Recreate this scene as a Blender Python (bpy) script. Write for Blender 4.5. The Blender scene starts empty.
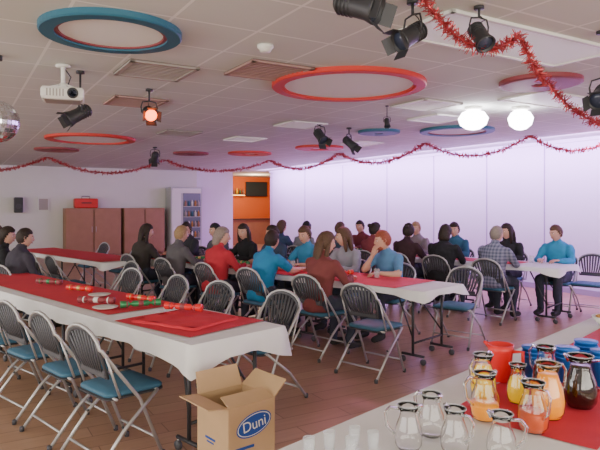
import bpy, math, random
from math import sin, cos, pi, radians, atan2, sqrt
from mathutils import Vector, Matrix, noise
random.seed(7)
COL = bpy.context.scene.collection
H = 2.8
ANG = atan2(0.511, 0.859)
def R(a, b, z=0.0):
    return Vector((0.859*a-0.511*b, 0.511*a+0.859*b, z))
T = Vector((-0.72, 0.694, 0)); N = Vector((0.694, 0.72, 0))
TYAW = atan2(T.y, T.x)
def facing(v): return atan2(-v.x, v.y)

# ---------------- materials
def mat(name, col, rough=0.6, metal=0.0, nz=0.0, scale=20, emit=0, ecol=None, trans=0, bump=0.0, ior=1.45, sheen=0, alpha=1):
    m = bpy.data.materials.new(name); m.use_nodes = True
    nt = m.node_tree; p = nt.nodes['Principled BSDF']
    p.inputs['Base Color'].default_value = (*col, 1)
    p.inputs['Roughness'].default_value = rough
    p.inputs['Metallic'].default_value = metal
    p.inputs['IOR'].default_value = ior
    p.inputs['Alpha'].default_value = alpha
    p.inputs['Transmission Weight'].default_value = trans
    if sheen: p.inputs['Sheen Weight'].default_value = sheen
    if emit:
        p.inputs['Emission Color'].default_value = (*(ecol or col), 1)
        p.inputs['Emission Strength'].default_value = emit
    if nz or bump:
        tc = nt.nodes.new('ShaderNodeTexCoord'); n = nt.nodes.new('ShaderNodeTexNoise')
        n.inputs['Scale'].default_value = scale; n.inputs['Detail'].default_value = 3
        nt.links.new(tc.outputs['Object'], n.inputs['Vector'])
        if nz:
            r = nt.nodes.new('ShaderNodeMix'); r.data_type = 'RGBA'
            r.inputs['A'].default_value = (*[c*(1-nz) for c in col], 1)
            r.inputs['B'].default_value = (*[min(1, c*(1+nz)) for c in col], 1)
            nt.links.new(n.outputs['Fac'], r.inputs['Factor'])
            nt.links.new(r.outputs['Result'], p.inputs['Base Color'])
        if bump:
            b = nt.nodes.new('ShaderNodeBump'); b.inputs['Strength'].default_value = bump
            b.inputs['Distance'].default_value = 0.01
            nt.links.new(n.outputs['Fac'], b.inputs['Height']); nt.links.new(b.outputs['Normal'], p.inputs['Normal'])
    return m

def brickmat(name, c1, c2, mortar, bw, rh, ms, rough, offset=0.5, nz=0.0, rot=0):
    m = bpy.data.materials.new(name); m.use_nodes = True
    nt = m.node_tree; p = nt.nodes['Principled BSDF']; L = nt.links.new
    tc = nt.nodes.new('ShaderNodeTexCoord'); mp = nt.nodes.new('ShaderNodeMapping')
    mp.inputs['Rotation'].default_value = (0, 0, rot)
    br = nt.nodes.new('ShaderNodeTexBrick'); br.offset = offset
    br.inputs['Color1'].default_value = (*c1, 1); br.inputs['Color2'].default_value = (*c2, 1)
    br.inputs['Mortar'].default_value = (*mortar, 1); br.inputs['Scale'].default_value = 1
    br.inputs['Mortar Size'].default_value = ms; br.inputs['Brick Width'].default_value = bw
    br.inputs['Row Height'].default_value = rh; br.inputs['Mortar Smooth'].default_value = 0.2
    L(tc.outputs['Object'], mp.inputs['Vector']); L(mp.outputs['Vector'], br.inputs['Vector'])
    no = nt.nodes.new('ShaderNodeTexNoise'); no.inputs['Scale'].default_value = 3; no.inputs['Detail'].default_value = 6
    mp2 = nt.nodes.new('ShaderNodeMapping'); mp2.inputs['Rotation'].default_value = (0, 0, rot); mp2.inputs['Scale'].default_value = (1, 9, 1)
    L(tc.outputs['Object'], mp2.inputs['Vector']); L(mp2.outputs['Vector'], no.inputs['Vector'])
    mx = nt.nodes.new('ShaderNodeMix'); mx.data_type = 'RGBA'; mx.blend_type = 'MULTIPLY'
    mx.inputs['Factor'].default_value = nz
    L(br.outputs['Color'], mx.inputs['A']); L(no.outputs['Fac'], mx.inputs['B'])
    L(mx.outputs['Result'], p.inputs['Base Color'])
    p.inputs['Roughness'].default_value = rough
    return m

M = {}
M['floor'] = brickmat('floor_laminate', (0.50, 0.305, 0.195), (0.43, 0.25, 0.155), (0.22, 0.12, 0.07), 1.3, 0.19, 0.004, 0.33, 0.37, 0.3)
M['ceil'] = brickmat('ceiling_tiles', (0.67, 0.69, 0.645), (0.64, 0.66, 0.615), (0.86, 0.87, 0.83), 0.6, 0.6, 0.012, 0.9, 0.0, 0.04)
M['wall'] = mat('wall_paint', (0.76, 0.75, 0.70), 0.8, nz=0.03, scale=3)
M['part'] = mat('partition_panel', (0.80, 0.74, 0.86), 0.55, nz=0.02, scale=2)
M['seam'] = mat('partition_seam', (0.42, 0.35, 0.50), 0.6)
M['orange'] = mat('orange_paint', (0.80, 0.19, 0.04), 0.7, nz=0.05)
M['chrome'] = mat('grey_steel_tube', (0.46, 0.45, 0.45), 0.35, 0.5)
M['slat'] = mat('black_plastic', (0.06, 0.06, 0.07), 0.5)
M['seat'] = mat('teal_seat_vinyl', (0.04, 0.13, 0.21), 0.6, nz=0.1)
M['tabletop'] = mat('grey_laminate_top', (0.5, 0.5, 0.52), 0.5, nz=0.05)
M['dark'] = mat('dark_metal', (0.045, 0.045, 0.05), 0.45, 0.3)
M['white'] = mat('white_paper_cloth', (0.74, 0.73, 0.73), 0.85, nz=0.04, scale=8, bump=0.25)
M['red'] = mat('red_paper_cloth', (0.60, 0.025, 0.045), 0.7, nz=0.15, scale=6, bump=0.3)
M['redpl'] = mat('red_plastic', (0.72, 0.02, 0.02), 0.35)
M['green'] = mat('green_foil', (0.05, 0.26, 0.10), 0.35, 0.4)
M['gold'] = mat('gold_foil', (0.6, 0.45, 0.15), 0.35, 0.6)
M['blue'] = mat('blue_plastic', (0.01, 0.14, 0.52), 0.35)
M['card'] = mat('cardboard', (0.50, 0.33, 0.18), 0.85, nz=0.08, scale=9)
M['logo'] = mat('blue_print', (0.015, 0.07, 0.32), 0.7)
M['ink'] = mat('white_print', (0.75, 0.75, 0.72), 0.7)
M['wood'] = mat('cabinet_wood', (0.38, 0.19, 0.11), 0.5, nz=0.12, scale=5)
M['woodd'] = mat('cabinet_gap', (0.10, 0.05, 0.04), 0.6)
M['ringred'] = mat('red_ring_paint', (0.60, 0.045, 0.03), 0.5)
M['ringblue'] = mat('blue_ring_paint', (0.025, 0.13, 0.20), 0.5)
M['ringmar'] = mat('maroon_ring_paint', (0.26, 0.05, 0.06), 0.5)
M['disc'] = mat('ring_inner_panel', (0.84, 0.86, 0.82), 0.8)
M['vent'] = mat('vent_grille', (0.38, 0.34, 0.31), 0.6)
M['ventd'] = mat('vent_dark', (0.19, 0.15, 0.13), 0.7)
M['ventr'] = mat('vent_grille_red', (0.40, 0.25, 0.22), 0.6)
M['plast'] = mat('white_plastic', (0.76, 0.75, 0.70), 0.4)
M['lens'] = mat('lens_glass', (0.05, 0.06, 0.1), 0.1)
M['glow'] = mat('lamp_globe', (1, 0.97, 1), 0.4, emit=20, ecol=(0.97, 0.94, 1))
M['glowo'] = mat('orange_lamp_gel', (1, 0.2, 0.05), 0.4, emit=9, ecol=(1, 0.13, 0.02))
M['panelglow'] = mat('panel_glow_white', (0.9, 0.9, 0.90), 0.5, emit=0.15, ecol=(0.97, 0.96, 1))  # faint glow added to keep the panel whitish; not a lit lamp
M['tinsel'] = mat('red_tinsel', (0.48, 0.06, 0.07), 0.3, 0.5)
M['glass'] = mat('clear_glass', (1, 1, 1), 0.02, trans=1, ior=1.38)
M['glass2'] = mat('thin_glass', (.75, .78, .82), 0.05, alpha=.24)
M['oj'] = mat('orange_juice', (0.95, 0.32, 0.0), 0.3, emit=.35, ecol=(1,.33,.0))  # emission put into the juice to brighten its colour in the jug
M['oj2'] = mat('red_squash', (0.65, 0.08, 0.01), 0.3, emit=.12, ecol=(.8,.08,.01))  # slight self-glow painted into the squash, no lamp behind it
M['yj'] = mat('pineapple_juice', (0.92, 0.58, 0.0), 0.3, emit=.30, ecol=(1,.6,.0))  # added emission lifts the yellow; the liquid itself gives no light
M['cola'] = mat('cola', (0.022, 0.006, 0.004), 0.12)
M['mirror'] = mat('mirror_tile', (0.75, 0.75, 0.8), 0.12, 0.95)
M['screen'] = mat('screen_dark', (0.03, 0.05, 0.05), 0.3)
M['warm'] = mat('warm_shelf_light', (1, 0.6, 0.2), 0.5, emit=5, ecol=(1, 0.55, 0.2))
M['snack'] = mat('snack', (0.45, 0.22, 0.06), 0.8, nz=0.2)
M['fridge'] = mat('cooler_cabinet', (0.50, 0.52, 0.51), 0.45)
M['coolin'] = mat('cooler_window', (0.12, 0.15, 0.16), 0.2)
M['eye'] = mat('eye_white', (0.75, 0.73, 0.7), 0.3)
M['pupil'] = mat('eye_dark', (0.03, 0.02, 0.02), 0.2)
M['lip'] = mat('lips', (0.42, 0.13, 0.11), 0.5)

# ---------------- mesh builder
class MB:
    def __init__(s): s.v=[]; s.f=[]; s.m=[]; s.mats=[]; s.sm=[]
    def mi(s, k):
        if k not in s.mats: s.mats.append(k)
        return s.mats.index(k)
    def add(s, vs, fs, k, X=None, smooth=True):
        o=len(s.v); i=s.mi(k)
        for q in vs:
            q=Vector(q); s.v.append(X@q if X else q)
        for f in fs: s.f.append([a+o for a in f]); s.m.append(i); s.sm.append(smooth)
    def box(s, c, d, k, X=None, rz=0, bev=0):
        c=Vector(c); x,y,z=d[0]/2,d[1]/2,d[2]/2
        Rm=Matrix.Rotation(rz,3,'Z')
        if bev<=0:
            vs=[c+Rm@Vector((i*x,j*y,l*z)) for i in(-1,1) for j in(-1,1) for l in(-1,1)]
            s.add(vs,[(0,1,3,2),(4,6,7,5),(0,4,5,1),(2,3,7,6),(0,2,6,4),(1,5,7,3)],k,X,False)
        else:
            b=min(bev,x*.9,y*.9,z*.9); P=[]
            def ring(xx,yy,zz,bb):
                o=[]
                for sx,sy in((1,1),(-1,1),(-1,-1),(1,-1)):
                    a,bq=(xx-bb)*sx,(yy-bb)*sy
                    base={(1,1):0,(-1,1):pi/2,(-1,-1):pi,(1,-1):1.5*pi}[(sx,sy)]
                    for q in range(4):
                        t=base+q*pi/6; o.append(c+Rm@Vector((a+cos(t)*bb,bq+sin(t)*bb,zz)))
                return o
            rs=[ring(x-b*.7,y-b*.7,-z,b*.5),ring(x,y,-z+b,b),ring(x,y,z-b,b),ring(x-b*.7,y-b*.7,z,b*.5)]
            vs=sum(rs,[]); n=16; fs=[]
            for r in range(3):
                for i in range(n): fs.append((r*n+i,r*n+(i+1)%n,(r+1)*n+(i+1)%n,(r+1)*n+i))
            fs.append(tuple(range(n-1,-1,-1))); fs.append(tuple(range(3*n,4*n)))
            s.add(vs,fs,k,X,False)
    def tube(s, pts, r, k, seg=8, closed=False, X=None, caps=True, flat=None, up=None, smooth=True):
        pts=[Vector(p) for p in pts]; n=len(pts)
        rr=r if isinstance(r,(list,tuple)) else [r]*n
        fl=flat if flat else [1]*n
        vs=[];fs=[]; u=None
        for i,p in enumerate(pts):
            if closed: d=pts[(i+1)%n]-pts[i-1]
            else: d=pts[min(i+1,n-1)]-pts[max(i-1,0)]
            d=d.normalized() if d.length>1e-9 else Vector((0,0,1))
            if u is None:
                u=Vector(up) if up else (Vector((0,0,1)) if abs(d.z)<.9 else Vector((0,1,0)))
            u=(u-d*u.dot(d)); u=u.normalized() if u.length>1e-6 else d.orthogonal().normalized()
            w=d.cross(u)
            for j in range(seg):
                a=2*pi*j/seg; vs.append(p+w*cos(a)*rr[i]+u*sin(a)*rr[i]*fl[i])
        m=n if closed else n-1
        for i in range(m):
            for j in range(seg):
                a=i*seg;b=((i+1)%n)*seg; fs.append((a+j,a+(j+1)%seg,b+(j+1)%seg,b+j))
        if caps and not closed:
            fs.append(tuple(range(seg-1,-1,-1))); fs.append(tuple(range((n-1)*seg,n*seg)))
        s.add(vs,fs,k,X,smooth)
    def lathe(s, prof, k, seg=24, X=None, closed=False, smooth=True):
        vs=[];fs=[];n=len(prof)
        for r,z in prof:
            for j in range(seg):
                a=2*pi*j/seg; vs.append((r*cos(a),r*sin(a),z))
        for i in range(n if closed else n-1):
            for j in range(seg):
                a=i*seg;b=((i+1)%n)*seg; fs.append((a+j,a+(j+1)%seg,b+(j+1)%seg,b+j))
        if not closed:
            if prof[0][0]>1e-4: fs.append(tuple(range(seg-1,-1,-1)))
            if prof[-1][0]>1e-4: fs.append(tuple(range((n-1)*seg,n*seg)))
        s.add(vs,fs,k,X,smooth)
    def ell(s, c, d, k, seg=12, rings=8, X=None):
        vs=[];fs=[]
        for i in range(rings+1):
            p=pi*i/rings
            for j in range(seg):
                a=2*pi*j/seg; vs.append((c[0]+d[0]*sin(p)*cos(a),c[1]+d[1]*sin(p)*sin(a),c[2]+d[2]*cos(p)))
        for i in range(rings):
            for j in range(seg): fs.append((i*seg+j,(i+1)*seg+j,(i+1)*seg+(j+1)%seg,i*seg+(j+1)%seg))
        s.add(vs,fs,k,X)
    def mesh(s, name):
        me=bpy.data.meshes.new(name); me.from_pydata([tuple(v) for v in s.v],[],s.f)
        for k in s.mats: me.materials.append(M[k] if isinstance(k,str) else k)
        me.polygons.foreach_set('material_index',s.m); me.polygons.foreach_set('use_smooth',s.sm)
        me.update(); return me
    def obj(s, name, loc=(0,0,0), rz=0):
        return place(s.mesh(name), name, loc, rz)
def place(me, name, loc=(0,0,0), rz=0, sc=1):
    o=bpy.data.objects.new(name,me); COL.objects.link(o); o.location=loc; o.rotation_euler=(0,0,rz); o.scale=(sc,)*3
    return o

# ---------------- room shell (room axes rotated by ANG)
def slab(name, a0,a1,b0,b1,z0,z1,k, loc_origin=True):
    b=MB(); b.box(((a0+a1)/2,(b0+b1)/2,(z0+z1)/2),(a1-a0,b1-b0,z1-z0),k); return b.obj(name,(0,0,0),ANG)
slab('floor',-6,13,-4,23,-0.1,0,'floor')
slab('ceiling',-6,13,-4,23,H,H+0.1,'ceil')
slab('wall_back',-6,7.35,19.5,19.65,0,H,'wall')
slab('wall_back_return',7.35,8.74,19.5,19.6,0,H,'part')
slab('wall_kitchen',6,13,22.5,22.65,0,H,'orange')
slab('wall_kitchen_side',13,13.1,17,22.6,0,H,'orange')
slab('wall_kitchen_left',7.2,7.35,19.65,22.5,0,H,'orange')
slab('wall_kitchen_front',9.8,13,18.1,18.24,0,H,'orange')
b=MB(); b.box((9.72,7.12,H/2),(0.2,22.24,H),'part')
for sb in (-0.5,1.0,2.4,3.6,5.55,7.09,8.48,10.05,11.76,13.75,15.86,18.1):
    b.box((9.617,sb,H/2),(0.012,0.022,H-0.02),'seam')
b.box((9.60,7.12,H-0.03),(0.06,22.2,0.06),'part')
b.obj('wall_right',(0,0,0),ANG)
b=MB(); b.box((9.6,7.1,0.05),(0.03,22,0.1),'seam'); b.obj('baseboard_right',(0,0,0),ANG)
b=MB(); b.box((0.6,19.48,0.06),(13,0.03,0.12),'wood'); b.obj('baseboard_back',(0,0,0),ANG)
# left wall with windows & rear wall
b=MB(); b.box((-5.95,7.7,0.45),(0.1,23.6,0.9),'wall'); b.box((-5.95,7.7,2.7),(0.1,23.6,0.2),'wall')
for q in range(7): b.box((-5.95,-3.6+q*3.75,1.75),(0.1,0.7,1.7),'wall')
b.obj('wall_left',(0,0,0),ANG)
for q in range(6):
    b=MB(); c=-1.72+q*3.75
    for yy in (-1.5,0,1.5): b.box((-5.93,c+yy,1.75),(0.06,0.06,1.7),'plast')
    for zz in (0.93,2.57): b.box((-5.93,c,zz),(0.06,3.0,0.06),'plast')
    b.obj('window_%d'%(q+1),(0,0,0),ANG)
slab('wall_rear',-6,9.7,-4.1,-4,0,H,'wall')

# ---------------- folding fan-back chair
def chair_mesh():
    b=MB(); r=0.0115
    p=[(-.22,.20,.012),(-.215,.04,.40),(-.215,-.13,.62),(-.215,-.215,.74)]
    arch=[]
    for i in range(9):
        a=pi-pi*i/8; arch.append((.205*cos(a)*1.02,-.225-.02*sin(a),.745+.125*sin(a)))
    path=p+arch+[(-x,y,z) for x,y,z in reversed(p)]
    b.tube(path,r,'chrome',8)
    for sx in(-1,1):
        b.tube([(sx*.235,-.27,.012),(sx*.235,-.08,.24),(sx*.225,.16,.435)],r,'chrome',8)
        b.lathe([(.016,0),(.017,.03),(.012,.035)],'slat',8,Matrix.Translation((sx*.235,-.272,0)))
        b.lathe([(.016,0),(.017,.03),(.012,.035)],'slat',8,Matrix.Translation((sx*.22,.203,0)))
        b.tube([(sx*.235,-.08,.245),(sx*.215,-.08,.255)],.008,'dark',6)
        b.tube([(sx*.222,-.1,.44),(sx*.222,-.19,.70)],.008,'chrome',6)
    b.tube([(-.235,-.20,.10),(.235,-.20,.10)],.009,'chrome',6)
    b.tube([(-.22,.155,.13),(.22,.155,.13)],.009,'chrome',6)
    b.tube([(-.225,.16,.432),(.225,.16,.432)],.01,'chrome',6)
    b.tube([(-.222,-.12,.43),(.222,-.12,.43)],.01,'chrome',6)
    def seat(z0,z1,g,k):
        o=[]
        for sx,sy,w in((1,1,.205),(-1,1,.205),(-1,-1,.185),(1,-1,.185)):
            base={(1,1):0,(-1,1):pi/2,(-1,-1):pi,(1,-1):1.5*pi}[(sx,sy)]
            for q in range(5):
                t=base+q*pi/8; o.append(((w-.05)*sx+cos(t)*(.05+g),.03+(.19-.05)*sy+sin(t)*(.05+g)))
        n=len(o)
        lay=[(z0,1),(z0+.006,1.03),(z1-.014,1.03),(z1-.003,.98),(z1+.004,.6)]
        vs=[(x*s_,.03+(y-.03)*s_,z) for z,s_ in lay for x,y in o]; fs=[]
        for l in range(len(lay)-1):
            for i in range(n): fs.append((l*n+i,l*n+(i+1)%n,(l+1)*n+(i+1)%n,(l+1)*n+i))
        fs.append(tuple(range(n-1,-1,-1))); fs.append(tuple(range((len(lay)-1)*n,len(lay)*n)))
        b.add(vs,fs,k)
    seat(.425,.436,.004,'slat'); seat(.436,.468,0,'seat')
    def bp(x,z): 
        return (x, -.145-(z-.55)*.40 if z<.74 else -.221-(z-.74)*.16, z)
    out=[]
    for i in range(17):
        a=pi-pi*i/16; out.append(bp(.19*cos(a),.735+.115*sin(a)))
    rim=[bp(-.165,.56),bp(-.18,.65)]+out+[bp(.18,.65),bp(.165,.56)]
    b.tube(rim,.015,'slat',6,closed=True,up=(0,1,0),flat=[.6]*len(rim))
    for i in range(9):
        q=(i-4)/4; xt=q*.165; zt=.735+.115*sqrt(max(0,1-(xt/.19)**2))
        xb=q*.10
        b.tube([bp(xb,.565),bp(xb+(xt-xb)*.5,.66),bp(xt,zt)],[.009,.0125,.0155],'slat',5,up=(0,1,0),flat=[.5]*3)
    b.box(bp(0,.575),(.30,.014,.05),'slat',bev=.005)
    return b.mesh('folding_chair')
CH=chair_mesh()
def chair(p,f,jit=0.08):
    return place(CH,'folding_chair',(p[0],p[1],0),facing(f)+random.uniform(-jit,jit))

# ---------------- folding table
def table_mesh(L=1.8,W=.76):
    b=MB(); b.box((0,0,.735),(L,W,.028),'tabletop',bev=.012)
    b.box((0,0,.712),(L-.2,.05,.025),'dark')
    for s in(-1,1):
        x=s*(L/2-.16)
        for y in(-.28,.28):
            b.tube([(x,y,.72),(x,y,.085)],.014,'dark',8)
            b.tube([(x,y,.25),(x-s*.3,y*.5,.71)],.009,'dark',6)
        b.box((x,0,.70),(.05,.62,.02),'dark'); b.tube([(x,-.28,.2),(x,.28,.2)],.012,'dark',8)
        for y in(-.28,.28):
            b.tube([(x-.13,y,.085),(x+.13,y,.085)],.014,'dark',8)
            for dx in(-.12,.12):
                X=Matrix.Translation((x+dx,y+.013,.032))@Matrix.Rotation(pi/2,4,'X')
                b.lathe([(.008,0),(.03,.001),(.032,.006),(.032,.020),(.03,.025),(.008,.026)],'slat',14,X)
                b.tube([(x+dx,y,.085),(x+dx,y,.04)],.007,'chrome',6)
    return b.mesh('folding_table')
TM=table_mesh()
def cloth(name,c,rz,L,W,hang,k,z=.752,corner=.5,wav=.012,nxy=30,flare=.02,amp=.003):
    b=MB(); per=[]
    def side(p,q,n):
        for i in range(n): per.append((p[0]+(q[0]-p[0])*i/n,p[1]+(q[1]-p[1])*i/n))
    a,w=L/2,W/2; n2=max(8,int(nxy*W/L))
    side((-a,-w),(a,-w),nxy); side((a,-w),(a,w),n2); side((a,w),(-a,w),nxy); side((-a,w),(-a,-w),n2)
    n=len(per); ph=random.random()*9
    gx,gy=24,12; vs=[];fs=[]
    for i in range(gx+1):
        for j in range(gy+1):
            x=-a+L*i/gx; y=-w+W*j/gy
            vs.append((x,y,z+amp*noise.noise(Vector((x*(3 if amp<.004 else 9)+ph,y*(3 if amp<.004 else 9),0)))+.002))
    for i in range(gx):
        for j in range(gy):
            q=i*(gy+1)+j; fs.append((q,q+gy+1,q+gy+2,q+1))
    b.add(vs,fs,k)
    vs=[];fs=[]
    if hang>0:
        lv=5
        for l in range(lv):
            t=l/(lv-1)
            for i,(x,y) in enumerate(per):
                cn=max(0,1-min(sqrt((abs(x)-a)**2+(abs(y)-w)**2)/.28,1))
                px,py=per[(i-1)%n]; qx,qy=per[(i+1)%n]
                nx,ny=(qy-py),-(qx-px); ln=sqrt(nx*nx+ny*ny) or 1; nx/=ln; ny/=ln
                o=.008*min(1,t*6)+t*(flare+wav*sin(i*1.3+ph)+wav*sin(i*.57+ph)*1.2)+cn*t*.015
                vs.append((x+nx*o,y+ny*o,z+.002-t*hang*(1+corner*cn+.06*sin(i*.4+ph))))
        for l in range(lv-1):
            for i in range(n):
                fs.append((l*n+i,(l+1)*n+i,(l+1)*n+(i+1)%n,l*n+(i+1)%n))
        b.add(vs,fs,k)
    return b.obj(name,(c[0],c[1],0),rz)
def pt(o,s,off=0): 
    return Vector(o)+T*s+N*off
O1=Vector((-.4,3.8,0)); O2=Vector((1.35,6.05,0)); O2T=O2-T*.14; O3=Vector((3.66,7.98,0)); O0=Vector((-2.6,8.75,0))
def row(o,count,hang=.085):
    for i in range(count):
        c=pt(o,.9+i*1.84)
        place(TM,'folding_table',(c.x,c.y,0),TYAW)
    c=pt(o,.9+(count-1)*.92)
    cloth('white_tablecloth',c,TYAW,1.84*count+.02,.79,hang,'white',nxy=30*count,corner=.9)
row(O1,3,.11); row(O2T,3,.06); row(O3,3,.06); row(O0,2,.06)
def red(o,s0,s1,off=0,w=.5,rot=0,hang=0,name='red_table_runner'):
    c=pt(o,(s0+s1)/2,off); cloth(name,c,TYAW+rot,s1-s0,w,hang,'red',z=.758,wav=.004,flare=.004)
red(O1,.16,1.0,0.02,.70,.08); red(O1,1.22,5.4,.05,.66,.0)
red(O2T,.30,5.5,0,.80,hang=0); red(O3,.6,5.3,0,.5); red(O0,.1,3.5,0,.76)
c=pt(O1,.60,.0); cloth('folded_red_cloth',c,TYAW+.22,.56,.46,.016,'red',z=.777,wav=.003,flare=.006,corner=0,amp=.014)

# ---------------- people
def lerp(a,b,t): return a+(b-a)*t
from bisect import bisect
def interp(x,xs,ys):
    if x<=xs[0]: return ys[0]
    if x>=xs[-1]: return ys[-1]
    i=bisect(xs,x)-1; return lerp(ys[i],ys[i+1],(x-xs[i])/(xs[i+1]-xs[i]))
MC={}
def cm(kind,col):
    key=(kind,tuple(round(c,3) for c in col))
    if key not in MC:
        if kind=='skin': MC[key]=mat('skin',col,.5,nz=.05,scale=12)
        elif kind=='hair': MC[key]=mat('hair',col,.65,nz=.35,scale=60,bump=.6)
        else: MC[key]=mat(kind,col,.9,nz=.12,scale=14,bump=.5)
    return MC[key]
SKIN=(.58,.33,.24)
def plaid():
    m=bpy.data.materials.new('plaid_fabric'); m.use_nodes=True; nt=m.node_tree; p=nt.nodes['Principled BSDF']; p.inputs['Roughness'].default_value=.85
    tc=nt.nodes.new('ShaderNodeTexCoord'); prev=None
    for d,sc,prof in(('X',7,'SIN'),('Z',7,'SIN')):
        w=nt.nodes.new('ShaderNodeTexWave'); w.bands_direction=d; w.inputs['Scale'].default_value=sc; nt.links.new(tc.outputs['Object'],w.inputs['Vector'])
        r=nt.nodes.new('ShaderNodeValToRGB'); r.color_ramp.elements[0].position=.35; r.color_ramp.elements[1].position=.6
        r.color_ramp.elements[0].color=(.07,.08,.13,1); r.color_ramp.elements[1].color=(.22,.22,.30,1)
        nt.links.new(w.outputs['Fac'],r.inputs['Fac'])
        if prev:
            mx=nt.nodes.new('ShaderNodeMix'); mx.data_type='RGBA'; mx.inputs['Factor'].default_value=.5
            nt.links.new(prev.outputs['Color'],mx.inputs['A']); nt.links.new(r.outputs['Color'],mx.inputs['B']); nt.links.new(mx.outputs['Result'],p.inputs['Base Color'])
        prev=r
    return m
MC[('plaid_shirt',(.15,.16,.22))]=plaid()
def head(b,X,skin,hair,style,beard=False):
    seg,rg=36,26; vs=[];tag=[]
    for i in range(rg+1):
        p=pi*i/rg
        for j in range(seg):
            a=2*pi*j/seg; dx,dy,dz=sin(p)*cos(a),sin(p)*sin(a),cos(p)
            x,y,z=.076*dx,.096*dy,.118*dz
            if dz<0:
                x*=1-.28*(-dz)**1.4
                if dy<0: y*=1-.35*(-dz)
                else: y*=1-.08*(-dz)
            if dy>0:
                y+=.024*math.exp(-(dx/.13)**2)*interp(dz,[-.32,-.22,-.15,.2,.3],[0,1,.95,.15,0])
                y-=.007*(math.exp(-((dx-.36)/.16)**2)+math.exp(-((dx+.36)/.16)**2))*math.exp(-((dz-.08)/.12)**2)
                y+=.004*math.exp(-((dz-.24)/.08)**2)
                y+=.006*math.exp(-(dx/.22)**2)*math.exp(-((dz+.47)/.07)**2)
                y+=.007*math.exp(-(dx/.25)**2)*math.exp(-((dz+.85)/.12)**2)
            hl=interp(dy,[-1,-.3,-.05,.1,.35,.6,1],[-.62,-.5,-.3,.0,.35,.50,.54])
            if style=='bald': hl+=.35
            h=dz>hl
            if h:
                g=.013 if style in('short','bald') else .020
                g*=min(1,(dz-hl)*6+.45); g+=.006*noise.noise(Vector((dx*5+X[0][3],dy*5,dz*5)))
                x+=dx*g;y+=dy*g;z+=dz*g
            vs.append((x,y,z)); tag.append(h)
    fh=[];fk=[]
    for i in range(rg):
        for j in range(seg):
            f=(i*seg+j,(i+1)*seg+j,(i+1)*seg+(j+1)%seg,i*seg+(j+1)%seg)
            (fh if sum(tag[q] for q in f)>=2 else fk).append(f)
    b.add(vs,fh,hair,X); b.add(vs,fk,skin,X)
    for sx in(-1,1):
        b.ell((sx*.029,.081,.009),(.013,.008,.007),'eye',8,6,X); b.ell((sx*.029,.0872,.009),(.006,.004,.006),'pupil',8,6,X)
        b.tube([(sx*.045,.082,.026),(sx*.03,.093,.031),(sx*.014,.094,.027)],.003,hair,5,X=X)
        if style not in('long','bob'):
            b.ell((sx*.077,-.004,-.004),(.007,.017,.028),skin,10,8,X); b.tube([(sx*.084,.008,-.026),(sx*.087,-.014,0),(sx*.086,-.006,.024),(sx*.081,.010,.02)],.0035,skin,5,X=X)
    b.ell((0,.0905,-.052),(.022,.006,.0035),'lip',10,6,X); b.ell((0,.089,-.059),(.018,.007,.0045),'lip',10,6,X)
    if beard: b.ell((0,.05,-.085),(.05,.045,.035),hair,12,8,X)
    if style=='long':
        b.tube([(0,-.045,.06),(0,-.075,-.02),(0,-.085,-.12),(0,-.09,-.20),(0,-.085,-.25)],[.07,.088,.09,.08,.04],hair,16,X=X,flat=[.7,.5,.42,.35,.3],up=(0,1,0))
        for sx in(-1,1): b.tube([(sx*.07,.01,.04),(sx*.083,-.005,-.04),(sx*.082,-.01,-.13),(sx*.07,-.01,-.19)],[.02,.027,.028,.012],hair,8,X=X)
    if style=='bob':
        b.tube([(0,-.03,.06),(0,-.055,-.02),(0,-.06,-.09),(0,-.05,-.125)],[.07,.092,.092,.07],hair,16,X=X,flat=[.9,.75,.7,.6],up=(0,1,0))
    if style=='bun':
        b.ell((0,-.115,.07),(.04,.036,.036),hair,14,10,X)
    if style=='tail':
        b.tube([(0,-.10,.05),(0,-.145,.02),(0,-.15,-.07),(0,-.13,-.15)],[.018,.03,.028,.008],hair,10,X=X)
def hand(b,w,d,nrm,side,k):
    d=d.normalized(); nrm=(nrm-d*nrm.dot(d)).normalized(); s=d.cross(nrm)
    if s.dot(side)<0: s=-s
    b.tube([w-d*.02,w+d*.015,w+d*.05,w+d*.085],[.026,.032,.040,.037],k,10,up=tuple(nrm),flat=[.75,.5,.36,.3])
    for q,(o,l) in enumerate([(.028,.070),(.010,.080),(-.010,.074),(-.028,.058)]):
        r0=w+d*.075+s*o; pts=[r0]; dirv=d+s*(o*2)
        dirv.normalize(); cur=r0
        for kx,(f,an) in enumerate([(.45,.25),(.3,.45),(.25,.4)]):
            ax=dirv.cross(nrm).normalized()
            dirv=(Matrix.Rotation(-an,3,ax)@dirv).normalized(); cur=cur+dirv*l*f*1.1; pts.append(cur.copy())
        b.tube(pts,[.0095,.009,.008,.0055],k,7)
    t0=w+d*.02+s*.022; b.tube([t0,t0+d*.025+s*.022,t0+d*.05+s*.03-nrm*.006,t0+d*.07+s*.028-nrm*.01],[.014,.012,.010,.006],k,7)
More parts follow.
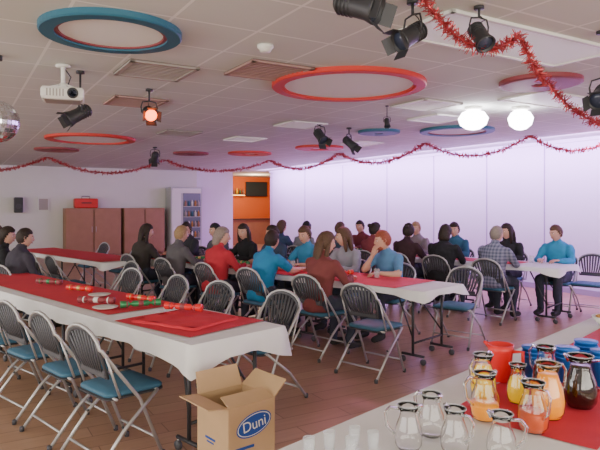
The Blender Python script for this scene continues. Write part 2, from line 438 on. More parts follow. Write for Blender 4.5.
def person(p,f,top,hair,style='short',arms='table',legs=(.04,.045,.07),lean=8,hy=0,hp=-5,skin=SKIN,sleeve='long',tilt=0,sc=1.0,beard=False,cname='sweater',jit=.1,plus=1.0):
    lean=radians(lean); b=MB()
    def sp(x,z,y=0): return Vector((x,(z-.5)*math.tan(lean)+y-.05,z-(1-cos(lean))*(z-.5)))
    rings=[(.46,.15,.11),(.50,.178,.135),(.58,.180,.135),(.68,.158,.120),(.78,.158,.118),(.88,.172,.122),(.96,.178,.112),(1.01,.150,.088),(1.045,.085,.07),(1.07,.05,.05)]
    pts=[sp(0,z) for z,_,_ in rings]
    b.tube(pts,[w*plus for _,w,_ in rings],'dark',20,flat=[d/w for _,w,d in rings],up=(0,1,0))
    bones=[]
    def seg(a,c,ra,rc,lab):
        a=Vector(a);c=Vector(c)
        dd=(c-a)
        b.tube([a-dd.normalized()*ra*.6,a,a+dd*.3,a+dd*.65,c,c+dd.normalized()*rc*.6],[ra*.55,ra,ra*1.02,lerp(ra,rc,.6),rc,rc*.55],'dark',12)
        bones.append((a,c,ra,rc,lab))
    for i in range(len(rings)-2): bones.append((pts[i],pts[i+1],rings[i][1]*.8,rings[i+1][1]*.8,'top' if i>0 else 'leg'))
    nb=sp(0,1.03); hc=sp(0,1.19,.02)+Vector((0,.02,0))
    seg(nb,hc-Vector((0,.015,.05)),.055,.05,'skin')
    hands=[]
    for sx in(-1,1):
        sh=sp(sx*.165*plus,.985)
        mode=arms
        if arms=='chin': mode='chinr' if sx==1 else 'table'
        if arms=='cross': 
            el=sp(sx*.235,.76,.10); wr=Vector((-sx*.03,el.y+.17,.80+.03*sx)); hd=Vector((-sx,.25,-.05)); nr=Vector((0,.3,1))
        elif mode=='table':
            el=Vector((sx*.255,sh.y+.13,.775)); wr=Vector((sx*.13,max(el.y+.2,.33),.805)); hd=Vector((-sx*.4,1,-.06)); nr=Vector((0,0,1))
        elif mode=='chinr':
            el=Vector((sx*.17,sh.y+.24,.81)); wr=Vector((sx*.07,hc.y+.11,hc.z-.18)); hd=Vector((-sx*.15,-.1,1)); nr=Vector((sx*.2,1,.1))
        elif mode=='lap':
            el=sp(sx*.26,.74,.05); wr=Vector((sx*.10,.24,.645)); hd=Vector((-sx*.3,1,-.1)); nr=Vector((0,0,1))
        elif mode=='reach':
            el=Vector((sx*.24,sh.y+.2,.81)); wr=Vector((sx*.14,sh.y+.44,.805)); hd=Vector((-sx*.1,1,0)); nr=Vector((0,0,1))
        seg(sh,el,.056,.043,'top')
        if sleeve=='short':
            mid=sh+(el-sh)*.75
            bones[-1]=(sh,mid,.056,.05,'top'); bones.append((mid+(el-sh)*.1,el,.043,.043,'skin'))
            seg(el,wr,.040,.027,'skin')
        else: seg(el,wr,.046,.034,'top')
        hands.append((wr,(wr-el).normalized()*.5+hd.normalized(),nr,Vector((-sx,0,0))))
        hp0=Vector((sx*.09,-.03,.55)); kn=Vector((sx*.13,.38,.52)); an=Vector((sx*.12,.34,.09))
        seg(hp0,kn,.086,.060,'leg'); seg(kn,an,.060,.040,'leg')
        seg(an-Vector((0,.02,.03)),Vector((sx*.13,.51,.042)),.045,.038,'shoe')
    me=b.mesh('tmp'); o=bpy.data.objects.new('tmp',me); COL.objects.link(o)
    md=o.modifiers.new('r','REMESH'); md.mode='VOXEL'; md.voxel_size=.016
    sm=o.modifiers.new('s','SMOOTH'); sm.iterations=4; sm.factor=.5
    dg=bpy.context.evaluated_depsgraph_get(); ev=o.evaluated_get(dg); em=bpy.data.meshes.new_from_object(ev)
    vs=[v.co.copy() for v in em.vertices]; fs=[tuple(q.vertices) for q in em.polygons]
    bpy.data.objects.remove(o); bpy.data.meshes.remove(me)
    nn=[v.normal.copy() for v in em.vertices]
    seedv=Vector((p[0]*3,p[1]*3,0))
    topv=cm(cname,top); legm=cm('trousers',legs); sk=cm('skin',skin); shoe=cm('shoe',(.03,.03,.03)); hm=cm('hair',hair)
    MM={'top':topv,'leg':legm,'skin':sk,'shoe':shoe}
    grp={'top':[],'leg':[],'skin':[],'shoe':[]}
    vlab=[None]*len(vs)
    for vi,c in enumerate(vs):
        best=9;L='top'
        for a,e,ra,re,l in bones:
            dv=e-a; t=max(0,min(1,(c-a).dot(dv)/dv.length_squared)); d=(c-(a+dv*t)).length-lerp(ra,re,t)
            if d<best: best=d;L=l
        vlab[vi]=L
    for f_ in fs:
        ls=[vlab[q] for q in f_]; grp[max(sorted(set(ls)),key=ls.count)].append(f_)
    for vi in range(len(vs)):
        if vlab[vi] in('top','leg'):
            c=vs[vi]; vs[vi]=c+nn[vi]*(.005+.014*noise.noise(c*9+seedv)+.006*noise.noise(c*22+seedv))
    bpy.data.meshes.remove(em)
    out=MB(); out.v.extend(vs)
    for l,ff in grp.items():
        i=out.mi(MM[l])
        for f_ in ff: out.f.append(list(f_)); out.m.append(i); out.sm.append(True)
    cpts=[]
    for i in range(14):
        a=2*pi*i/14; q=sp(.062*cos(a),1.045,.058*sin(a)+.002); q.z-=.012*sin(a); cpts.append(q)
    out.tube(cpts,.011,topv,6,closed=True)
    for wr,hd,nr,sd in hands: hand(out,wr,hd,nr,sd,sk)
    X=Matrix.Translation(hc)@Matrix.Rotation(radians(hy),4,'Z')@Matrix.Rotation(radians(hp),4,'X')@Matrix.Rotation(radians(tilt),4,'Y')
    head(out,X,sk,hm,style,beard)
    ob=out.obj('seated_person',(p[0],p[1],0),facing(f)+random.uniform(-jit,jit)); ob.scale=(sc,)*3
    return ob
def sit(o,s,off,*a,**k):
    p=pt(o,s,off); f=N if off<0 else -N
    chair(p,f,0.03)
    k.setdefault('jit',.03)
    return person(p,f,*a,**k)
BLK=(.013,.013,.016); DBR=(.022,.012,.008); BRN=(.09,.045,.025); BLO=(.32,.20,.10); GRY=(.22,.18,.15); GNG=(.26,.06,.03)
# row 2 near side
sit(O2,.95,-.64,(.17,.04,.04),BRN,'long','table',lean=8,hy=-25,hp=-8)
sit(O2,1.9,-.62,(.02,.19,.37),DBR,'short','reach',lean=14,hy=10,sleeve='short')
sit(O2,2.75,-.62,(.38,.022,.035),GRY,'bob','table',lean=6,hy=-40,plus=1.1)
sit(O2,3.7,-.62,(.10,.09,.10),BLO,'short','table',hy=-10)
sit(O2,4.62,-.62,(.035,.028,.025),DBR,'long','table',hy=-20,plus=1.1,cname='jacket')
# row 2 far side
sit(O2,.92,.62,(.09,.22,.40),GNG,'short','chin',lean=14,hy=-35,hp=-8,sleeve='short',beard=True)
sit(O2,1.6,.62,(.26,.26,.31),BRN,'long','table',hy=-45)
sit(O2,2.3,.62,(.04,.22,.40),BRN,'bun','table',hy=10,hp=-12,sleeve='short')
sit(O2,2.95,.62,(.04,.06,.11),DBR,'short','table',hy=-20)
sit(O2,3.6,.62,BLK,DBR,'long','table',hy=20)
sit(O2,4.3,.62,(.09,.09,.11),BLK,'short','cross',hy=-10)
sit(O2,5.1,.62,(.03,.03,.04),DBR,'short','table',hy=25)
# row 3 near
sit(O3,.75,-.62,(.15,.16,.22),GRY,'short','table',hy=-15,plus=1.10,cname='plaid_shirt')
sit(O3,1.55,-.62,BLK,DBR,'bob','table',hy=10,plus=1.2,cname='jacket')
sit(O3,2.2,-.62,(.04,.015,.02),DBR,'bun','table',hy=20,plus=1.05)
sit(O3,2.85,-.62,(.22,.04,.05),DBR,'bun','table',hy=-20)
sit(O3,3.6,-.62,(.05,.07,.11),BRN,'short','table')
sit(O3,4.4,-.62,(.22,.22,.26),BLK,'short','lap',hy=30)
sit(O3,5.05,-.62,(.05,.08,.16),BRN,'bob','table')
# row 3 far
sit(O3,.33,.62,(.03,.26,.44),BRN,'short','table',hy=-25,hp=-10,plus=1.05)
sit(O3,1.08,.62,(.02,.02,.025),DBR,'long','table',hy=-25)
sit(O3,2.0,.62,(.03,.12,.20),DBR,'tail','table',hy=15)
sit(O3,2.75,.62,(.24,.20,.22),BLO,'short','table',hy=10)
sit(O3,4.0,.62,(.16,.03,.04),DBR,'short','table',hy=10)
# left
for q,(p,tp,hr,st,ff) in enumerate([((-3.98,7.7),BLK,DBR,'bob',(.8,.6)),((-3.52,7.25),(.04,.035,.05),DBR,'short',(.5,.8)),((-4.6,8.6),(.16,.04,.05),BRN,'short',(.9,.2))]):
    chair(p,Vector((*ff,0)),0); person(p,Vector((*ff,0)),tp,hr,st,'lap',hy=-30,jit=0)
# ---------------- empty chairs
def ec(o,s,off): chair(pt(o,s,off),N if off<0 else -N)
for s in (.50,1.10,1.76,2.4): ec(O1,s,-.60)
for s in (.62,1.48,2.2,3.1): ec(O1,s,.78)
chair((.70,5.56),N,.02); ec(O2,.10,.76); ec(O3,-.05,.77)
ec(O0,.5,-.72); ec(O0,1.2,-.72); ec(O0,2.0,-.72); ec(O0,1.4,.74); ec(O0,2.6,.74)
chair((-2.35,7.35),-N)

# ---------------- ceiling items
def ring(name,x,y,ro,w,k,disc='disc',z=H):
    b=MB(); h=.045
    b.lathe([(ro-w,-h),(ro-w*.1,-h),(ro,-h+.01),(ro,0),(ro-w,0)],k,56,closed=True,smooth=False)
    b.lathe([(ro-w-.025,-h+.012),(ro-w,-h+.012),(ro-w,0),(ro-w-.025,0)],'ringmar' if k=='ringblue' else k,56,closed=True,smooth=False)
    b.lathe([(0.001,-.022),(ro-w-.028,-.022),(ro-w-.028,-.001),(0.001,-.001)],disc,48,smooth=False)
    b.obj(name,(x,y,z))
ring('blue_ceiling_ring',-1.29,3.98,.47,.10,'ringblue')
ring('red_ceiling_ring',.48,5.75,.76,.10,'ringred')
ring('red_ceiling_ring',-3.75,10.4,.77,.12,'ringred')
ring('maroon_ceiling_ring',2.32,5.6,.38,.30,'ringmar')
ring('blue_ceiling_ring',1.28,9.4,.34,.27,'ringblue')
ring('blue_ceiling_ring',2.5,9.25,.58,.12,'ringblue')
ring('red_ceiling_ring',-1.15,13.3,.50,.3,'ringred')
ring('maroon_ceiling_ring',-5.2,12.4,.45,.3,'ringmar')
ring('maroon_ceiling_ring',-2.5,13.3,.40,.3,'ringmar')
ring('red_ceiling_ring',.4,12.0,.5,.3,'ringred')
def vent(name,x,y,L,W,k,kd,z=H,rz=None):
    b=MB(); b.box((0,0,-.006),(L,W,.010),kd)
    for sx in(-1,1): b.box((sx*(L/2-.02),0,-.014),(.04,W,.02),k); b.box((0,sx*(W/2-.02),-.014),(L,.04,.02),k)
    n=int(W/.05)
    for i in range(1,n): b.box((0,-W/2+W*i/n,-.014),(L-.04,.022,.008),k)
    b.obj(name,(x,y,z),ANG if rz is None else rz)
vent('ceiling_vent',-1.28,5.15,.60,.60,'vent','ventd')
vent('ceiling_vent',-.28,5.15,.60,.60,'ventr','ventd')
vent('ceiling_vent',-1.9,6.7,.60,.60,'ventr','ventd')
vent('ceiling_vent',1.5,6.9,.60,.60,'plast','vent')
vent('ceiling_vent',.0,8.6,.60,.60,'plast','vent')
vent('ceiling_vent',-2.0,9.6,.60,.60,'vent','ventd')
def glow_panel(x,y,L=.6,W=.6):
    b=MB(); b.box((0,0,-.008),(L-.06,W-.06,.008),'panelglow')
    for sx in(-1,1): b.box((sx*(L/2-.015),0,-.012),(.03,W,.022),'plast'); b.box((0,sx*(W/2-.015),-.012),(L,.03,.022),'plast')
    b.obj('glow_ceiling_panel',(x,y,H),ANG)  # whitish ceiling panel with an added faint glow, no working lamp
for x,y,L in((1.55,4.25,1.8),(2.9,6.6,1.2),(1.9,8.0,.6),(-1.0,10.5,.6),(1.2,11.2,.6)): glow_panel(x,y,L)
b=MB(); b.lathe([(.001,0),(.06,0),(.062,-.02),(.045,-.035),(.04,-.05),(.001,-.052)],'plast',20); b.obj('smoke_detector',(-.26,4.35,H-.001))
def globe(x,y,r=.17):
    b=MB(); b.lathe([(.10,0),(.11,-.03),(.06,-.05)],'plast',20)
    b.lathe([(.06,-.04),(r*.75,-.07),(r,-.14),(r*.85,-.22),(r*.45,-.27),(.001,-.285)],'glow',24); b.obj('globe_ceiling_lamp',(x,y,H))
globe(2.12,7.1,.18); globe(2.70,7.1,.15)
def spot(x,y,z,s=1.0,yaw=0,pitch=35,k='dark',lens='lens'):
    b=MB(); X=Matrix.Rotation(radians(yaw),4,'Z')@Matrix.Rotation(radians(90+pitch),4,'X')
    b.lathe([(.001,-.13),(.05,-.13),(.07,-.11),(.075,0),(.08,.10),(.095,.15),(.097,.17),(.085,.17),(.08,.14)],k,24,X)
    b.lathe([(.001,.142),(.082,.142),(.082,.13)],lens,24,X)
    for q in range(4): b.lathe([(.074,-.10+q*.03),(.082,-.095+q*.03),(.074,-.09+q*.03)],k,20,X)
    Xy=Matrix.Rotation(radians(yaw),4,'Z')
    b.tube([(-.10,0,0),(-.11,0,.08),(-.09,0,.15),(0,0,.165),(.09,0,.15),(.11,0,.08),(.10,0,0)],.009,k,6,X=Xy)
    for a in range(4):
        A=X@Matrix.Translation((0,0,.165))@Matrix.Rotation(a*pi/2,4,'Z')@Matrix.Translation((0,.10,.035))@Matrix.Rotation(radians(-30),4,'X')
        if s>.65: b.box((0,0,0),(.14,.004,.08),k,A)
    b.tube([(0,0,.165),(0,0,(H-z)/s-.02)],.013,k,8); b.lathe([(.05,(H-z)/s-.03),(.05,(H-z)/s-.001)],k,12)
    b.tube([(0,-.05,.16),(.02,-.12,.10),X@Vector((0,0,-.14))],.005,k,5)
    o=b.obj('stage_spotlight',(x,y,z)); o.scale=(s,)*3; return o
spot(.29,3.1,2.67,.85,60,20); spot(.66,3.4,2.60,.70,-60,30); spot(1.08,3.5,2.63,.62,20,50); spot(.62,3.0,2.74,.4,0,40)
spot(-1.97,5.2,2.42,.75,-60,30); spot(-1.56,6.0,2.55,.75,25,20,lens='glowo'); spot(.29,8.5,2.62,.85,30,40); spot(.76,9,2.57,.8,60,40)
spot(-3.0,12,2.6,.9,200,30); spot(2.08,4.0,2.36,.7,-40,30); spot(1.05,7.0,2.6,.4,0,60)
# projector
b=MB(); b.box((0,0,0),(.34,.27,.10),'plast',bev=.02); b.box((0,0,-.052),(.28,.22,.01),'vent')
X=Matrix.Translation((.08,-.13,0))@Matrix.Rotation(pi/2,4,'X'); b.lathe([(.045,0),(.045,.02),(.036,.022),(.03,.01)],'dark',20,X); b.lathe([(.001,.012),(.034,.012)],'lens',20,X)
for i in range(6): b.box((-.12+i*.025,-.136,0),(.012,.004,.06),'vent')
b.tube([(0,0,.05),(0,0,.10)],.03,'plast',10); b.tube([(0,0,.1),(0,0,.255)],.018,'plast',10)
for sx in(-1,1): b.tube([(0,0,.1),(sx*.1,.08,.05)],.008,'plast',6); b.tube([(0,0,.1),(sx*.1,-.08,.05)],.008,'plast',6)
b.lathe([(.06,.24),(.06,.258)],'plast',16); b.tube([(0,.02,.25),(.06,.05,.17),(.02,.1,.06),(.0,.13,.0)],.006,'dark',6)
b.obj('ceiling_projector',(-2.03,4.97,2.54),radians(20))
# mirror ball
b=MB(); r=.17; rg=16
for i in range(rg):
    p0=pi*i/rg+.01;p1=pi*(i+1)/rg-.01; n=max(4,int(30*sin((p0+p1)/2)))
    for j in range(n):
        a0=2*pi*(j+.06)/n;a1=2*pi*(j+.94)/n
        b.add([(r*sin(p)*cos(a),r*sin(p)*sin(a),r*cos(p)) for p,a in((p0,a0),(p1,a0),(p1,a1),(p0,a1))],[(0,1,2,3)],'mirror',None,False)
b.ell((0,0,0),(r*.985,)*3,'vent',20,14); b.tube([(0,0,r),(0,0,H-2.27)],.006,'dark',6); b.lathe([(.04,H-2.27-.04),(.04,H-2.27-.001)],'dark',12)
b.obj('mirror_ball',(-2.43,4.65,2.27))
# tinsel
def tinsel(name,pts,r,dens,fil=.006):
    b=MB(); vs=[];fs=[]
    P=[]
    for i in range(len(pts)-1):
        a,c=Vector(pts[i]),Vector(pts[i+1]); n=max(2,int((c-a).length*dens))
        for k in range(n): P.append(a.lerp(c,k/n))
    for p in P:
        for q in range(7):
            d=Vector((random.gauss(0,1),random.gauss(0,1),random.gauss(0,1))).normalized(); w=d.orthogonal().normalized()*fil
            w.rotate(Matrix.Rotation(random.random()*6,3,d)); L=r*random.uniform(.6,1.15); o=len(vs)
            vs+= [p-w,p+w,p+d*L+w*.6,p+d*L-w*.6]; fs.append((o,o+1,o+2,o+3))
    b.add(vs,fs,'tinsel',None,False); b.tube(pts,.006,'tinsel',5); return b.obj(name)
def sag(a,c,s,n=14):
    a,c=Vector(a),Vector(c); return [a.lerp(c,i/n)-Vector((0,0,s*4*(i/n)*(1-i/n))) for i in range(n)]
tinsel('tinsel_garland',sag((.62,3.15,H),(1.42,3.75,H-.1),.20)+sag((1.42,3.75,H-.1),(1.75,4.15,2.5),.04)+sag((1.75,4.15,2.5),(2.25,4.3,2.2),.06)+sag((2.25,4.3,2.2),(2.9,4.5,H),.05)+[Vector((2.9,4.5,H))],.055,110,.004)
pk=[(-9.5,15.5),(-6.3,14.5),(-3.6,15.3),(-.8,15.5),(.9,13.4),(2.42,11.2),(3.97,10.0),(5.2,9.2)]
L=[]
for i in range(len(pk)-1): L+=sag((*pk[i],H),(*pk[i+1],H),.30 if i!=1 else .38)
tinsel('tinsel_garland',L,.065,40,.010)
# ---------------- back wall furniture
def RO(b,name,a,bb,rz=0): return b.obj(name,R(a,bb),ANG+rz)
def cabinet(a,w,h=1.5):
    b=MB(); b.box((0,0,h/2),(w-.02,.5,h),'wood',bev=.01); b.box((0,-.255,h/2),(.008,.01,h-.1),'woodd')
    for s in(-1,1):
        b.box((s*w/4,-.258,h/2+.02),(w/2-.05,.02,h-.12),'wood',bev=.006); b.tube([(s*.06,-.275,h*.5),(s*.06,-.275,h*.62)],.008,'chrome',6)
    b.box((0,-.24,.03),(w-.02,.02,.06),'woodd'); RO(b,'wooden_cupboard',a,19.2)
cabinet(3.75,1.7); cabinet(5.35,1.35)
b=MB(); b.box((0,0,.11),(.70,.28,.30),'redpl',bev=.03); b.tube([(-.12,0,.24),(-.12,0,.33),(.12,0,.33),(.12,0,.24)],.012,'dark',6); b.box((0,-.142,.12),(.3,.01,.03),'dark'); o=RO(b,'red_toolbox',3.55,19.2); o.location.z=1.545
b=MB(); b.box((0,0,1.1),(1.1,.6,2.2),'fridge',bev=.02)
b.box((.18,-.305,1.2),(.62,.02,1.6),'coolin',bev=.01); b.box((-.36,-.305,1.15),(.32,.02,1.9),'plast',bev=.01)
b.box((0,-.31,2.08),(1.0,.02,.16),'plast',bev=.008)
for z in(.5,.85,1.2,1.55):
    b.box((.18,-.32,z),(.60,.02,.02),'fridge')
    for i in range(5):
        b.lathe([(.001,0),(.035,0),(.035,.14),(.015,.17),(.015,.2),(.001,.2)],['wood','plast','vent','ringblue','snack'][(i*3+int(z*10))%5],10,Matrix.Translation((-.05+i*.115,-.335,z+.01)))
RO(b,'drinks_cooler',6.75,19.15)
b=MB(); b.box((0,0,0),(.24,.20,.46),'dark',bev=.02); X=Matrix.Translation((0,-.10,-.04))@Matrix.Rotation(pi/2,4,'X'); b.lathe([(.001,.004),(.05,.0),(.07,.012),(.075,0)],'slat',20,X); b.box((0,.13,0),(.05,.1,.05),'dark'); o=RO(b,'wall_speaker',1.64,19.32); o.location.z=1.6
b=MB(); b.box((0,0,0),(.34,.05,.46),'plast',bev=.01); b.box((0,-.028,0),(.26,.006,.34),'vent'); o=RO(b,'wall_noticeboard',2.35,19.47); o.location.z=1.62
b=MB(); b.box((0,0,0),(1.0,.06,.62),'dark',bev=.01); b.box((0,-.032,0),(.94,.006,.56),'screen'); b.box((0,.05,0),(.2,.07,.2),'dark'); o=RO(b,'wall_television',11.15,22.4); o.location.z=2.28
b=MB(); b.box((0,0,.5),(2.6,.6,1.0),'wood',bev=.01); b.box((0,0,1.02),(2.7,.7,.04),'woodd'); RO(b,'serving_counter',10.6,21.6)
b=MB(); b.box((0,0,0),(.7,.3,.04),'woodd'); b.box((0,-.1,-.04),(.6,.05,.03),'warm')
for i in range(5): b.lathe([(.001,0),(.04,0),(.04,.13),(.015,.18),(.015,.24),(.001,.24)],['green','wood','yj'][i%3],10,Matrix.Translation((-.28+i*.14,0,.021)))
o=RO(b,'lit_bottle_shelf',10.2,22.33); o.location.z=2.05

# ---------------- table-top party things
def cracker(p,ang,k1,k2,s=1):
    b=MB(); pr=[(-.16,.028),(-.155,.03),(-.10,.026),(-.085,.010),(-.075,.012),(-.06,.024),(.06,.024),(.075,.012),(.085,.010),(.10,.026),(.155,.03),(.16,.028)]
    b.tube([(x,0,0) for x,_ in pr],[r for _,r in pr],k1,12); b.tube([(-.02,0,0),(.02,0,0)],.0255,k2,12)
    for sx in(-1,1): b.tube([(sx*.105,0,0),(sx*.115,0,0)],.0285,k2,12)
    o=b.obj('christmas_cracker',(p[0],p[1],s),ang); return o
for i,(s,off,k1,k2,an,z) in enumerate([(.80,.12,'redpl','ringmar',.4,.822),(1.3,.05,'green','ringmar',1.2,.797),(1.55,.2,'redpl','gold',.2,.797),(1.72,-.12,'ringmar','plast',.6,.797),(2.5,.1,'redpl','gold',.3,.797),(3.2,.1,'ringmar','green',.4,.797)]):
    cracker(pt(O1,s,off),TYAW+an,k1,k2,z)
for s in(1.2,2.2,3.0,4.0): cracker(pt(O2,s,0),TYAW+s,'green' if s>2.5 else 'redpl','gold',.797)
for s in (2,3.5): cracker(pt(O3,s,0),TYAW+s,'green','gold',.797)
def paperplate(p,k='plast',r=.1,z=.768):
    b=MB(); b.lathe([(.001,0),(r*.7,0),(r,.012),(r*1.0,.015),(r*.7,.004),(.001,.004)],k,24); b.obj('paper_plate',(p[0],p[1],z))
paperplate(pt(O1,1.45,-.18)); paperplate(pt(O1,2.1,.1)); paperplate(pt(O2,2.0,.2)); paperplate(pt(O3,1.0,.1)); paperplate(pt(O2,3.3,-.2))
def glassm():
    b=MB(); b.lathe([(.001,0),(.028,0),(.034,.10),(.032,.10),(.026,.006),(.001,.006)],'glass2',16)
    b.tube([(.033*cos(i*pi/10),.033*sin(i*pi/10),.10) for i in range(20)],.0018,'glass2',6,closed=True); return b.mesh('drinking_glass')
GM=glassm()
for o,s,off in((O2,.75,.1),(O2,1.4,-.1),(O2,2.1,.1),(O3,.5,.05),(O3,1.3,.1),(O3,1.1,-.1)):
    c=pt(o,s,off); place(GM,'drinking_glass',(c.x,c.y,.768))

# ---------------- foreground drinks table
E=Vector((.03,2.1,0)); D=N; S=Vector((.72,-.694,0)); FY=atan2(D.y,D.x)
def fp(a,s): return E+D*a+S*s
for q in range(3):
    c=fp(-.55+.9+q*1.84,.39); place(TM,'folding_table',(c.x,c.y,0),FY)
c=fp(-.55+2.75,.39); cloth('white_tablecloth',c,FY,5.54,.80,.16,'white',nxy=90)
c=fp(2.2,.46); cloth('red_table_runner',c,FY+.03,3.2,.56,0,'red',z=.758)
def jug(x,y,h=.20,liq=None,fill=.7,z=.768,rz=0,r=.058):
    b=MB(); pr=[(r*.72,0),(r*.95,h*.12),(r,h*.3),(r*.92,h*.5),(r*.62,h*.75),(r*.58,h*.85),(r*.78,h)]
    ins=[(a-.0015,c) for a,c in reversed(pr)]; ins[-1]=(ins[-1][0],.003)
    b.lathe([(.001,0)]+pr+ins+[(.001,.003)],'glass',28)
    b.tube([(r*.77*cos(2*pi*i/20),r*.77*sin(2*pi*i/20),h) for i in range(20)],.003,'glass2',6,closed=True)
    hp=[(r*.62,0,h*.90),(r*1.3,0,h*.93),(r*1.65,0,h*.8),(r*1.5,0,h*.5),(r*.98,0,h*.33)]
    b.tube(hp,.006,'glass',8)
    b.tube([(-r*.6,0,h*.9),(-r*.95,0,h*1.02)],[.014,.006],'glass',8)
    if liq:
        lp=[]
        for i in range(9):
            zz=.005+(h*fill-.005)*i/8
            rr=interp(zz,[c for _,c in pr],[a for a,_ in pr])-.0024; lp.append((rr,zz))
        b.lathe([(.001,.005)]+lp+[(.001,h*fill)],liq,24)
    b.obj('glass_jug',(x,y,z),rz)
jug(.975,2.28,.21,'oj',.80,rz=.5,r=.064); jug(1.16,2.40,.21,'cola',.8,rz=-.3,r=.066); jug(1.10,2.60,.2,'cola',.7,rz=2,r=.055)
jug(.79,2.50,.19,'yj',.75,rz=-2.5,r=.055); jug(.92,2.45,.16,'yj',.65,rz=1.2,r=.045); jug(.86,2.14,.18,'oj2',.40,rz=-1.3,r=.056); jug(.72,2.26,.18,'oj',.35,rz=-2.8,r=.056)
for x,y,a in((.37,1.98,3.0),(.475,2.10,2.2),(.52,1.95,-1),(.66,1.90,-.6)): jug(x,y,.15,None,rz=a,r=.048)
for x,y in((.03,1.98),(.10,2.03),(.17,1.98),(.19,2.07),(.25,2.03)): place(GM,'drinking_glass',(x,y-.05,.766),0,.6)
def stack(x,y,n,k,h=.12,r=.036,name='plastic_tumbler_stack'):
    b=MB()
    for i in range(n):
        z=i*.02; b.lathe([(.001,z),(r*.78,z),(r,z+h),(r*1.06,z+h),(r*1.06,z+h-.008)],k,24)
        b.lathe([(r*.97,z+h),(r*.76,z+.01),(.001,z+.01)],k,24)
    b.obj(name,(x,y,.768))
stack(1.11,2.76,3,'blue',.12,.050); stack(1.26,2.74,3,'blue',.12,.052); stack(1.40,2.68,3,'blue',.12,.052); stack(1.42,2.88,3,'blue',.12,.052)
b=MB(); b.lathe([(.001,0),(.045,0),(.056,.14),(.062,.17),(.057,.17),(.05,.13),(.042,.01),(.001,.01)],'redpl',24); b.tube([(.05,0,.14),(.10,0,.145),(.10,0,.06),(.048,0,.04)],.009,'redpl',8); b.tube([(-.05,0,.155),(-.078,0,.175)],[.014,.006],'redpl',8); b.obj('red_plastic_jug',(.955,2.76,.768),2.6+pi)
b=MB(); b.lathe([(.001,0),(.06,0),(.10,.05),(.105,.05),(.065,-.004),(.001,-.004)],'plast',24)
for i in range(40): 
    a=random.random()*6.28;q=random.random()*.08; b.ell((q*cos(a),q*sin(a),.045+random.random()*.02),(.014,.01,.008),'snack',6,4)
b.obj('snack_bowl',(2.15,4.05,.772))

# ---------------- cardboard box
b=MB(); w,d,h,t=.29,.31,.56,.006
b.box((0,0,t/2),(w,d,t),'card')
b.box((0,-d/2,h/2),(w,t,h),'card'); b.box((0,d/2,h/2),(w,t,h),'card'); b.box((-w/2,0,h/2),(t,d,h),'card'); b.box((w/2,0,h/2),(t,d,h),'card')
def flap(c,ax,L,Wd,ang):
    ax=Vector(ax); out=ax.cross(Vector((0,0,1))); dirv=Vector((0,0,1))*cos(ang)+out*sin(ang); nr=ax.cross(dirv)*t/2
    c=Vector(c); vs=[]
    for s in(-1,1):
        for q,e in((0,1),(1,.93)):
            for m in(-1,1): vs.append(c+ax*s*L/2*e+dirv*Wd*q+nr*m)
    b.add(vs,[(0,1,3,2),(4,6,7,5),(0,4,5,1),(2,3,7,6),(0,2,6,4),(1,5,7,3)],'card',None,False)
flap((0,-d/2,h),(1,0,0),w,.10,radians(-70)); flap((0,d/2,h),(-1,0,0),w,.12,radians(20))
flap((w/2,0,h),(0,1,0),d,.12,radians(50)); flap((-w/2,0,h),(0,-1,0),d,.12,radians(82))
def disc(c,u,v,ru,rv,k,n=32):
    c=Vector(c);u=Vector(u);v=Vector(v); b.add([c+u*cos(2*pi*i/n)*ru+v*sin(2*pi*i/n)*rv for i in range(n)],[tuple(range(n))],k,None,False)
yy=-d/2-t/2-.001; lz=.45
disc((.01,yy,lz),(1,0,0.15),(0,0,1),.112,.062,'logo')
disc((.01,yy-.0005,lz),(1,0,0.15),(0,0,1),.105,.055,'ink'); disc((.01,yy-.001,lz),(1,0,0.15),(0,0,1),.100,.051,'logo')
b.box((-.05,yy,.34),(.12,.001,.015),'logo'); b.box((-.05,yy,.31),(.10,.001,.008),'logo')
b.box((-w/2-t/2-.001,0.02,.36),(.001,.10,.012),'logo'); b.box((-w/2-t/2-.001,0.02,.34),(.001,.07,.008),'logo')
bx=b.obj('cardboard_box',(-.35,3.16,0),radians(40))
cu=bpy.data.curves.new('box_print_text','FONT'); cu.body='Duni'; cu.size=.078; cu.align_x='CENTER'; cu.align_y='CENTER'; cu.extrude=.0004
cu.materials.append(M['ink']); to=bpy.data.objects.new('box_print_text',cu); COL.objects.link(to); to.parent=bx
to.location=(.01,yy-.003,lz); to.rotation_euler=(pi/2,radians(-8),0)

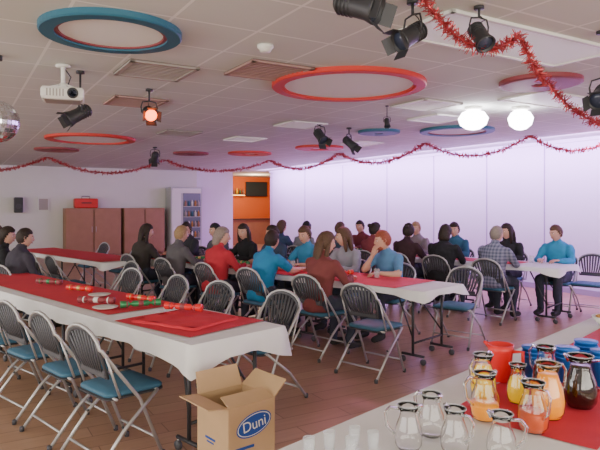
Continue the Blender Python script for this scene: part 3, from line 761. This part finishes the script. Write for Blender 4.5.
# ---------------- lights
def area(name,loc,dirv,sx,sy,P,col):
    l=bpy.data.lights.new(name,'AREA'); l.shape='RECTANGLE'; l.size=sx; l.size_y=sy; l.energy=P; l.color=col
    o=bpy.data.objects.new(name,l); COL.objects.link(o); o.location=loc
    dirv=Vector(dirv).normalized(); z=-dirv; x=Vector((0,0,1)).cross(z)
    x=x.normalized() if x.length>1e-3 else Vector((cos(ANG),sin(ANG),0)); y=z.cross(x)
    o.rotation_euler=Matrix((x,y,z)).transposed().to_euler(); return o
area('daylight_left',R(-5.8,6,1.75),R(1,0,-.05),16,1.6,590,(1,.97,.90))
area('daylight_rear',R(1,-3.8,1.7),R(0,1,0),10,1.8,480,(1,.96,.85))
area('wall_wash',R(8.9,9,2.74),R(.62,0,-.62),18,.12,700,(.66,.38,1.0))
def spl(name,loc,to,P,col,ang,bl=1,r=.3):
    l=bpy.data.lights.new(name,'SPOT'); l.energy=P; l.color=col; l.spot_size=radians(ang); l.spot_blend=bl; l.shadow_soft_size=r
    o=bpy.data.objects.new(name,l); COL.objects.link(o); o.location=loc
    o.rotation_euler=(Vector(to)-Vector(loc)).to_track_quat('-Z','Y').to_euler()
spl('pink_spot',(.8,8.5,2.5),(.3,6.0,0),120,(1,.25,.5),60)
spl('magenta_spot',(-1.5,6.3,2.5),(-.9,7.2,0),40,(1,.25,.45),70)
spl('violet_spot',(2.0,4.4,2.6),(3.4,7.5,0),50,(.8,.4,1),70)
l=bpy.data.lights.new('kitchen_lamp','POINT'); l.energy=100; l.color=(1,.75,.5); l.shadow_soft_size=.2; o=bpy.data.objects.new('kitchen_lamp',l); COL.objects.link(o); o.location=R(10.2,20.6,2.5)
wd=bpy.data.worlds.new('World'); bpy.context.scene.world=wd; wd.use_nodes=True
wd.node_tree.nodes['Background'].inputs[0].default_value=(.85,.87,1,1); wd.node_tree.nodes['Background'].inputs[1].default_value=1.0
# ---------------- camera
cd=bpy.data.cameras.new('camera'); cd.sensor_width=36; cd.lens=34.8; cd.shift_y=-20/600; cd.clip_end=100
co=bpy.data.objects.new('camera',cd); COL.objects.link(co); co.location=(0,0,1.6); co.rotation_euler=(pi/2,0,0)
bpy.context.scene.camera=co
